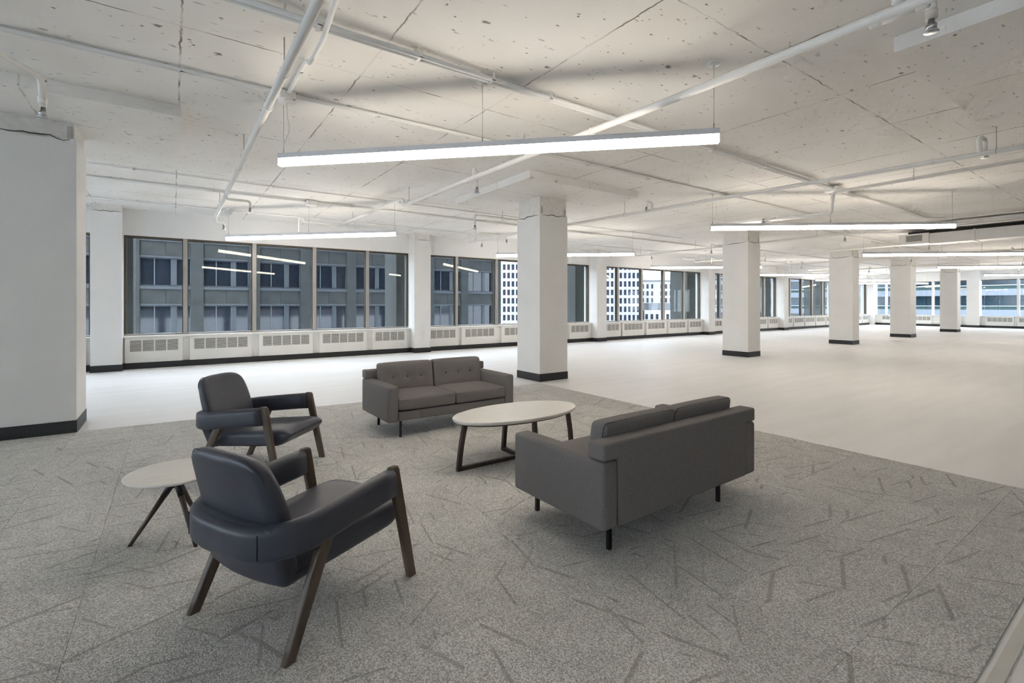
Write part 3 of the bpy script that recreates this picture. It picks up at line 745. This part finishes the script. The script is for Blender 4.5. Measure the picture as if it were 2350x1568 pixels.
# ------------------------------------------------------------------ duct far right
t = thing('air_duct', 'white rectangular air duct with louvred grille under the far ceiling', 'duct')
obj('duct_body', MB().box(17.42, 17.9, -6, 4.35, 3.17, 3.46), 'pipe_paint', t)
obj('register_box', MB().box(17.38, 17.95, 4.35, 5.03, 3.19, 3.48), 'pipe_paint', t)
g = obj('grille', MB().box(17.372, 17.38, 4.50, 4.86, 3.26, 3.43), 'grille_dark', t)
s = MB()
for k in range(6): s.box(17.366, 17.373, 4.50, 4.86, 3.262 + .028 * k, 3.274 + .028 * k)
tag(obj('slats', s, 'slat_paint', g), kind='stuff')
for y in (3.4, 2.3, 1.2): obj('flange', MB().box(17.405, 17.92, y, y + .03, 3.155, 3.475), 'pipe_paint', t)
tag(obj('duct_gap_fill', MB().box(17.7, 18.2, -6, 4.9, 3.485, 3.57), 'black_rubber', None), 'black box filling the dark gap above the white air duct', 'duct')  # plain black box put in for the dark gap over the duct
tag(obj('cable_tray', MB().box(16.2, 16.22, -6, 4.2, 3.46, 3.56).box(16.5, 16.52, -6, 4.2, 3.46, 3.56).box(16.2, 16.52, -6, 4.2, 3.455, 3.465), 'pipe_paint'), 'white cable tray beside the air duct', 'tray')

# ------------------------------------------------------------------ sofas
def soft(hx, hy, hz, r, c, puff=(0, 0, 0), dents=None, sub=(8, 6, 3), shear=0):
    def fn(x, y, z):
        u, v, w = x / hx, y / hy, z / hz
        k = lambda a: max(0, 1 - abs(a) ** 3)
        nx = x + puff[0] * u * k(v) * k(w); ny = y + puff[1] * v * k(u) * k(w); nz = z + puff[2] * w * k(u) * k(v)
        if dents:
            for dx, dz, dep in dents:
                d2 = ((x - dx) ** 2 + (z - dz) ** 2) / (.045 ** 2)
                if v < 0: ny += dep * math.exp(-d2)
        return (nx, ny + shear * z, nz)
    v, f = rbox(hx, hy, hz, r, 3, sub, fn, c)
    return MB().add(v, f, True)
def outline(hx, hy, r, n=5):
    pts = []
    for cx, cy, a0 in ((hx - r, hy - r, 0), (-hx + r, hy - r, 90), (-hx + r, -hy + r, 180), (hx - r, -hy + r, 270)):
        for k in range(n + 1):
            a = math.radians(a0 + 90 * k / n); pts.append((cx + r * math.cos(a), cy + r * math.sin(a)))
    pts.append(pts[0]); return pts
def make_sofa():
    # local frame: x along the sofa (centre 0), front at y = 0, back at y = +D
    W, D, zb = 1.655, 0.83, 0.185
    t = thing('sofa', 'x', 'sofa')
    at = 0.125; arm_h = 0.385
    for s in (-1, 1):
        a = obj('arm', soft(at / 2, D / 2, arm_h / 2, .024, (s * (W / 2 - at / 2), D / 2, zb + arm_h / 2), (.004, 0, .004), None, (2, 6, 4)), 'sofa_fabric', t)
        x = s * (W / 2 + .0005)
        obj('seam', tube_path([(s * (W / 2 - .018), .018, zb + .02), (s * (W / 2 - .003), .02, zb + arm_h - .026), (s * (W / 2 - .003), D - .02, zb + arm_h - .026)], .0020, 5), 'sofa_seam', a)
    import bmesh
    bm = bmesh.new(); iw = W / 2 - at - .004; ow = W / 2; zt_ = .672; zn = zb + arm_h + .004
    P2 = [(-iw, zb), (iw, zb), (iw, zn), (ow, zn), (ow, zt_), (-ow, zt_), (-ow, zn), (-iw, zn)]
    fc = bm.faces.new([bm.verts.new((x, D - .125, z)) for x, z in P2])
    ex = bmesh.ops.extrude_face_region(bm, geom=[fc])
    bmesh.ops.translate(bm, verts=[e for e in ex['geom'] if isinstance(e, bmesh.types.BMVert)], vec=(0, .125, 0))
    bmesh.ops.recalc_face_normals(bm, faces=bm.faces)
    bmesh.ops.bevel(bm, geom=list(bm.edges), offset=.016, segments=4, profile=.5, affect='EDGES')
    me = bpy.data.meshes.new('back_panel'); bm.to_mesh(me); bm.free()
    me.polygons.foreach_set('use_smooth', [True] * len(me.polygons))
    bp_ = obj('back_panel', me, 'sofa_fabric', t)
    obj('seam', tube_path([(-ow + .012, D - .004, zt_ - .010), (ow - .012, D - .004, zt_ - .010)], .0022, 5), 'sofa_seam', bp_)
    v, f = rbox(W / 2 - at - .002, (D - .12) / 2, .052, .015, 2, (4, 2, 0), None, (0, .012 + (D - .12) / 2, zb + .054))
    obj('base_rail', MB().add(v, f, True), 'sofa_fabric', t)
    sw = (W - 2 * at) / 4
    for s in (-1, 1):
        cx = s * sw
        q = obj('seat_cushion', soft(sw - .003, .335, .066, .026, (cx, .335 - .004, .367), (0, .006, .016), None, (8, 7, 2)), 'sofa_fabric', t)
        obj('seam', tube_path([(cx + x, .331 + y, .367 + .044) for x, y in outline(sw - .0045, .3355, .03)], .0020, 5), 'sofa_seam', q)
        dents = [(dx, -.005, .022) for dx in (-.178, 0.0, .178)]
        q = obj('back_cushion', soft(sw - .006, .062, .165, .030, (cx, .635, .585), (0, .012, .006), dents, (22, 1, 12), .16), 'sofa_fabric', t)
        obj('seam', tube_path([(cx + x, .635 + .048 + .16 * z, .585 + z) for x, z in outline(sw - .009, .162, .03)], .0020, 5), 'sofa_seam', q)
        for dx, dz, _ in dents:
            vv, ff = rbox(.012, .006, .012, .0055, 2, (0, 0, 0), None, (cx + dx, .635 - .062 - .012 + .024 + .16 * dz, .585 + dz)); obj('button', MB().add(vv, ff, True), 'sofa_seam', q)
    for x in (-W / 2 + .165, W / 2 - .165 - .16 * 0):
        for y in (.055, .60):
            v, f = rbox(.0125, .0125, zb / 2 + .005, .002, 1, (0, 0, 0), None, (x, y + (.12 if y > .3 else 0), zb / 2 + .005)); obj('leg', MB().add(v, f), 'black_metal', t)
    return t
sofa = make_sofa()
tag(sofa, 'dark grey fabric two-seat sofa facing the camera with tufted back cushions', 'sofa', 'two matching grey sofas')
sofa.location = (1.868 + .8275, 4.955, 0); sofa.rotation_euler = (0, 0, math.radians(0.6))
s2 = copy_tree(sofa)
tag(s2, 'grey fabric two-seat sofa seen from behind, back to the camera', 'sofa', 'two matching grey sofas')
s2.location = (1.928 + .8275, 1.915 + .82, 0); s2.rotation_euler = (0, 0, PI + math.radians(1.2))

for c in s2.children:
    if c.name.startswith('leg') and sum(v.co.x for v in c.data.vertices) < 0: c.location.x = 0.16
# ------------------------------------------------------------------ armchairs
def rounded_rect(hw, hh, r, n=4):
    return [(x, y) for x, y in outline(hw, hh, r, n)[:-1]]
def tapered_leg(p0, p1, w0, w1, th, name, parent):
    """p0 foot, p1 top; w along local x, th along y; rounded"""
    p0 = Vector(p0); p1 = Vector(p1); V = []; F = []
    N = 8; sec = 12
    rings = []
    d = p1 - p0
    prof = [(0, .82), (.008, 1.0)] + [(.008 + .955 * i / N, 1.0) for i in range(1, N + 1)] + [(.985, .93), (.996, .75), (1.0, .4)]
    for tt, k in prof:
        c = p0 + d * tt; w = (w0 + (w1 - w0) * tt) / 2 * k; h = th / 2 * (k if tt > .5 else 1)
        rr = min(w, h) * .45
        pts = rounded_rect(w, h, rr, 3)
        rings.append([(c.x + a, c.y + b, c.z) for a, b in pts])
    k = len(rings[0])
    for r in rings: V += r
    for i in range(len(rings) - 1):
        for j in range(k): F.append((i * k + j, i * k + (j + 1) % k, (i + 1) * k + (j + 1) % k, (i + 1) * k + j))
    F.append(tuple(reversed(range(k)))); F.append(tuple((len(rings) - 1) * k + j for j in range(k)))
    return obj(name, MB().add(V, F, True), 'walnut', parent)
def make_armchair():
    # local frame: +x forward, +y to the sitter's left
    t = thing('armchair', 'x', 'armchair')
    for s in (-1, 1):
        tapered_leg((.372, s * .348, 0), (.243, s * .335, .622), .050, .064, .036, 'leg', t)
        tapered_leg((-.368, s * .338, 0), (-.150, s * .325, .470), .050, .070, .036, 'leg', t)
    # seat cushion: thick, sloping back, rounded nose
    def seat(x, y, z):
        u = (x + .375) / .75                       # 0 back .. 1 front
        w = 1.0 - .10 * (1 - u) + .02 * math.sin(PI * u) - .10 * max(0, u - .8) / .2
        top = .372 + .050 * u - .03 * max(0, (u - .85) / .15) ** 2 + .014 * math.cos(y / .29 * PI / 2)
        bot = .252 + .034 * u + .075 * max(0, (u - .84) / .16) ** 1.5
        k = (z + .07) / .14
        return (x + .058, y * w, bot + (top - bot) * k)
    v, f = rbox(.375, .292, .07, .045, 4, (14, 8, 2), seat)
    st = obj('seat', MB().add(v, f, True), 'navy_leather', t)
    pts = []
    for x, y in outline(.377, .293, .06, 5):
        q = seat(x, y, -.008); pts.append(q)
    obj('seam', tube_path(pts, .0028, 5), 'leather_seam', st)
    # lower back shell joining the seat to the band
    def shell(x, y, z):
        h = (z + .14) / .28
        w = .86 + .14 * h
        return (-.30 - .10 * h + x - .25 * (0) + .35 * y * y * (1.0), y * w, .250 + .30 * h)
    v, f = rbox(.05, .30, .14, .035, 3, (1, 10, 4), shell)
    obj('back_shell', MB().add(v, f, True), 'navy_leather', t)
    # backrest
    def back(x, y, z):
        h = (z + .235) / .47                       # 0 bottom .. 1 top
        w = 1.0 + .06 * math.sin(PI * min(1, h * .9)) - .10 * h ** 3
        th = 1.0 - .30 * h
        q = max(0, z / .235); e = abs(y) / .262
        return (-.305 - .105 * h - .02 * h * h + x * th + .45 * y * y * (1 - .35 * h), y * w * (1 - .07 * q ** 5), .36 + .470 * h - .030 * e ** 4 * q ** 2)
    v, f = rbox(.056, .262, .235, .050, 5, (1, 12, 10), back)
    bk = obj('backrest', MB().add(v, f, True), 'navy_leather', t)
    pts = []
    for y, z in outline(.258, .232, .055, 6):
        q = back(-.028, y, z); pts.append((q[0] - .004, q[1] * 1.006, q[2] + .002 * (1 if z > 0 else -1)))
    obj('seam', tube_path(pts, .0024, 5), 'leather_seam', bk)
    # arm band wrapping round the back
    path = []
    N = 13
    fr, bk_x, hw, R = .232, -.425, .338, .215
    side = []
    for i in range(6): side.append((fr - (fr - (bk_x + R)) * i / 6, hw))
    for i in range(N):
        a = PI / 2 * i / (N - 1); side.append((bk_x + R - R * math.sin(a) * 1.0, hw - R + R * math.cos(a)))
    side += [(bk_x - .006, (hw - R) * (1 - i / 3)) for i in range(1, 4)]
    full = side + [(x, -y) for x, y in reversed(side[:-1])]
    def zc(x): u = (x - bk_x) / (fr - bk_x); return .472 + .070 * u ** .9 if u > 0 else .472
    P = [(x, y, zc(x)) for x, y in full]
    sec = rounded_rect(.038, .073, .034, 5)
    v, f = sweep(P, sec)
    bd = obj('arm_band', MB().add(v, f, True), 'navy_leather', t)
    for s in (-1, 1):
        x, y = bk_x + .06, s * (hw - .062)
        # vertical stitched seam on the outside of the band near the back corners
        a = math.radians(62); px, py = bk_x + R - R * math.sin(a), hw - R + R * math.cos(a)
        nx, ny = -math.sin(a), math.cos(a); z0 = zc(px)
        obj('seam', tube_path([(px + nx * .0385, s * (py + ny * .0385), z0 - .05), (px + nx * .0390, s * (py + ny * .0390), z0), (px + nx * .0385, s * (py + ny * .0385), z0 + .05)], .003, 5), 'leather_seam', bd)
    return t
ch = make_armchair()
tag(ch, 'navy leather armchair with walnut legs seen from behind, nearest the camera', 'armchair', 'two matching navy armchairs')
ch.location = (.556, 2.568, 0); ch.rotation_euler = (0, 0, math.radians(26.3))
c2 = copy_tree(ch)
tag(c2, 'navy leather armchair with walnut legs standing beyond the round side table', 'armchair', 'two matching navy armchairs')
c2.location = (.65, 4.77, 0); c2.rotation_euler = (0, 0, math.radians(-42.4))

# ------------------------------------------------------------------ coffee table
t = thing('coffee_table', 'oval coffee table with white top and dark wooden cross base between the sofas', 'coffee table', (2.685, 3.725, 0))
a, b, zt = .672, .352, .443
V = []; F = []; n = 72
prof = [(.955, -.030), (.985, -.022), (1.0, -.010), (.996, -.003), (.985, 0)]
for i in range(n):
    th = 2 * PI * i / n
    for k, z in prof: V.append((a * math.cos(th) - (1 - k) * .3 * math.cos(th), b * math.sin(th) - (1 - k) * .3 * math.sin(th), zt + z))
k = len(prof)
for i in range(n):
    for j in range(k - 1): F.append((i * k + j, ((i + 1) % n) * k + j, ((i + 1) % n) * k + j + 1, i * k + j + 1))
m = MB().add(V, F, True); m.add([V[i * k + k - 1] for i in range(n)], [tuple(range(n))]); m.add([V[i * k] for i in range(n)], [tuple(reversed(range(n)))])
obj('table_top', m, 'stone_top', t)
m = MB(); vv = []
for z in (zt - .046, zt - .0305):
    for i in range(48): th = 2 * PI * i / 48; vv.append(((a - .045) * math.cos(th), (b - .04) * math.sin(th), z))
m.add(vv, [(i, (i + 1) % 48, 48 + (i + 1) % 48, 48 + i) for i in range(48)] + [tuple(reversed(range(48)))], True)
obj('under_frame', m, 'dark_wood', t)
for ang, L, Lt in ((0, .655, .590), (PI, .655, .590), (PI / 2, .275, .225), (-PI / 2, .275, .225)):
    path = [(L, 0, .001), (L - .016, 0, .16), (L - .040, 0, .30), (Lt, 0, zt - .035)]
    path = round_path(path, .12, 4)
    v, f = sweep(path, rounded_rect(.018, .020, .003, 2), up=(1, 0, 0))
    o = obj('leg', MB().add(v, f), 'dark_wood', t, (0, -.035, 0), ang)
    v, f = rbox(L / 2 + .008, .018, .020, .003, 1, (0, 0, 0), None, (L / 2 + .010, 0, .020))
    obj('floor_bar', MB().add(v, f), 'dark_wood', t, (0, -.035, 0), ang)

# ------------------------------------------------------------------ side table
t = thing('side_table', 'small round side table with white top and dark tripod legs', 'side table', (.018, 3.648, 0))
zt = .42
obj('table_top', lathe([(0, -.024), (.225, -.024), (.255, -.016), (.265, -.006), (.262, -.001), (.256, 0), (0, 0)], 64, (0, 0, zt)), 'stone_top', t)
obj('hub', lathe([(0, -.024), (.055, -.024), (.055, -.03), (.024, -.034), (.024, -.10), (0, -.105)], 24, (0, 0, zt)), 'black_metal', t)
for fx, fy in ((-.233, .023), (.096, -.213), (.136, .190)):
    e = Vector((fx, fy, .0)); s = Vector((fx * .04, fy * .04, zt - .06)); d = e - s
    q = s + d * .24
    obj('leg_socket', tube_path([s, s + d * .12, q], lambda u: .021 - .003 * u, 12), 'black_metal', t)
    obj('leg', tube_path([q, s + d * .6, e], lambda u: .0165 - .007 * u, 12), 'dark_wood', t)

# ------------------------------------------------------------------ outside: grey concrete building across the street
struct('street_ground', MB().box(-150, 300, 16, 400, -24, -23.5), 'asphalt', 'street level far below')
YA = 46.0; BX0 = -40.0; BX1 = 31.2; SP = 4.08
bld = thing('concrete_building', 'grey concrete office building with dark windows across the street', 'building', (0, YA, 0))
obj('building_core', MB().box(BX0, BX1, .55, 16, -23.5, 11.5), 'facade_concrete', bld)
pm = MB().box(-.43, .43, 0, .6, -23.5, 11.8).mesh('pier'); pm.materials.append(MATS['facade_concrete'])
FL = 3.70; bays = []
x = 1.6 - SP * 10
while x < BX1 + 2:
    if x - .43 > BX0 and x + .43 < BX1 + .3: obj('pier', pm, None, bld, (x, 0, 0)); bays.append(x)
    x += SP
bays.append(bays[-1] + SP)
WW = SP - .86
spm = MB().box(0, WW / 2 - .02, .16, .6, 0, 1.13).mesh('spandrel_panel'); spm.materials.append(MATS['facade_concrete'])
lgm = MB().box(0, WW, .05, .6, 0, .24).mesh('ledge'); lgm.materials.append(MATS['facade_ledge'])
ltm = MB().box(0, WW, .12, .6, 0, .14).mesh('lintel'); ltm.materials.append(MATS['facade_ledge'])
def winm(w, h):
    m = MB().box(0, w, .40, .47, 0, h).mesh('window'); m.materials.append(MATS['facade_glass']); return m
def frm(w, h):
    m = MB(); m.box(0, .035, .34, .42, 0, h).box(w - .035, w, .34, .42, 0, h).box(0, w, .34, .42, 0, .05).box(0, w, .34, .42, h - .04, h)
    m = m.mesh('window_frame'); m.materials.append(MATS['facade_frame']); return m
widths = (.90, 1.07, .32, .93)
wmesh = {w: (winm(w, 2.14), frm(w, 2.14)) for w in (.90, 1.07, .93)}
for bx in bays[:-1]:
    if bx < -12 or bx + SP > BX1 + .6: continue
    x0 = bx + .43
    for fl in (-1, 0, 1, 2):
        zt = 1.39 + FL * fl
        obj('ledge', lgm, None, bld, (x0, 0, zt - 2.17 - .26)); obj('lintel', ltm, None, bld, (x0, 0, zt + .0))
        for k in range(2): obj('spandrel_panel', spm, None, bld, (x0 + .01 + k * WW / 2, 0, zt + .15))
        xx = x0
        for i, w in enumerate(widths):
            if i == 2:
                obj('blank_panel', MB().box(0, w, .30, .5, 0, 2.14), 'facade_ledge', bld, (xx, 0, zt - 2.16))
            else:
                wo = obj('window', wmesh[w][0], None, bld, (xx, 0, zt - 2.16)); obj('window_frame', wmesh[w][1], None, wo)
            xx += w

# white office tower in the distance, turned towards the street corner
wdir = math.atan2(-.575, .818)
tower = thing('office_tower', 'tall white office tower with a regular grid of dark windows', 'building', (141, 156.4, 0), wdir)
# local frame: x to the right along the facade, -y towards the viewer
tw, th_ = 60.0, 80.0
obj('tower_body', MB().box(-tw / 2, tw / 2, .45, 20, -23, th_), 'tower_glass', tower)
csp, rsp = 1.87, 3.65
nc = int(tw / csp)
for i in range(nc + 1): obj('tower_pier', MB().box(-.36, .36, -.1, .6, -23, th_), 'tower_white', tower, (-tw / 2 + .4 + i * csp, 0, 0)) if i == 0 else obj('tower_pier', bpy.data.meshes['tower_pier'], None, tower, (-tw / 2 + .4 + i * csp, 0, 0))
for j in range(-6, 21):
    if j == -6: obj('tower_spandrel', MB().box(-tw / 2, tw / 2, .05, .6, 0, 1.25), 'tower_white', tower, (0, 0, j * rsp + .7))
    else: obj('tower_spandrel', bpy.data.meshes['tower_spandrel'], None, tower, (0, 0, j * rsp + .7))
wm = MB().box(.36, csp - .36, .30, .44, 1.25, rsp).mesh('tower_window'); wm.materials.append(MATS['tower_glass'])
for j in range(-2, 7):
    for i in range(nc): obj('window', wm, None, tower, (-tw / 2 + .4 + i * csp, 0, j * rsp + .7))

# pale stone building further right
st = thing('stone_building', 'pale stone building with rows of small windows under open sky', 'building', (209, 158.4, 0), wdir)
obj('stone_wall', MB().box(-13, 26, 0, 30, -23, 14.0), 'stone_pale', st)
obj('cornice', MB().box(-13.4, 26.4, -.8, 30, 14.0, 14.9), 'stone_pale', st)
obj('penthouse', MB().box(-6, 12, 4, 24, 14.9, 18.0), 'stone_pale', st)
wm2 = MB().box(-.55, .55, -.06, .3, 0, 2.3).mesh('stone_window'); wm2.materials.append(MATS['tower_glass'])
for j in range(-1, 4):
    for i in range(16):
        if i % 4 == 3: continue
        obj('window', wm2, None, st, (-12 + i * 2.4, 0, j * 3.6 - 1.0))
low = thing('low_stone_wing', 'low cream stone wing with a row of small windows before the stone building', 'building', (181, 135.6, 0), wdir)
obj('stone_wall', MB().box(-11, 22, 0, 14, -23, -1.0), 'stone_pale', low)
obj('roof', MB().box(-8, 22, 4, 14, -1.0, 2.2), 'slate_roof', low)
wm3 = MB().box(-.6, .6, -.05, .3, 0, 2.3).mesh('low_window'); wm3.materials.append(MATS['tower_glass'])
for i in range(14): obj('window', wm3, None, low, (-10 + i * 2.35, 0, -5.0))

# banded glass building beyond the end windows
bb = thing('banded_building', 'glass office building with white and teal horizontal bands beyond the end windows', 'building', (120, 0, 0))
obj('building_core', MB().box(.5, 20, -30, 80, -23, 40), 'band_glass', bb)
for j in range(-6, 10):
    z = j * 3.72 - .6
    if j == -6:
        obj('white_band', MB().box(-.1, .6, -30, 80, 0, 1.15), 'band_white', bb, (0, 0, z)); obj('teal_band', MB().box(.1, .6, -30, 80, 1.15, 1.75), 'band_teal', bb, (0, 0, z)); obj('sill_band', MB().box(-.2, .6, -30, 80, 1.75, 1.88), 'tower_white', bb, (0, 0, z))
    else:
        for nm in ('white_band', 'teal_band', 'sill_band'): obj(nm, bpy.data.meshes[nm], None, bb, (0, 0, z))
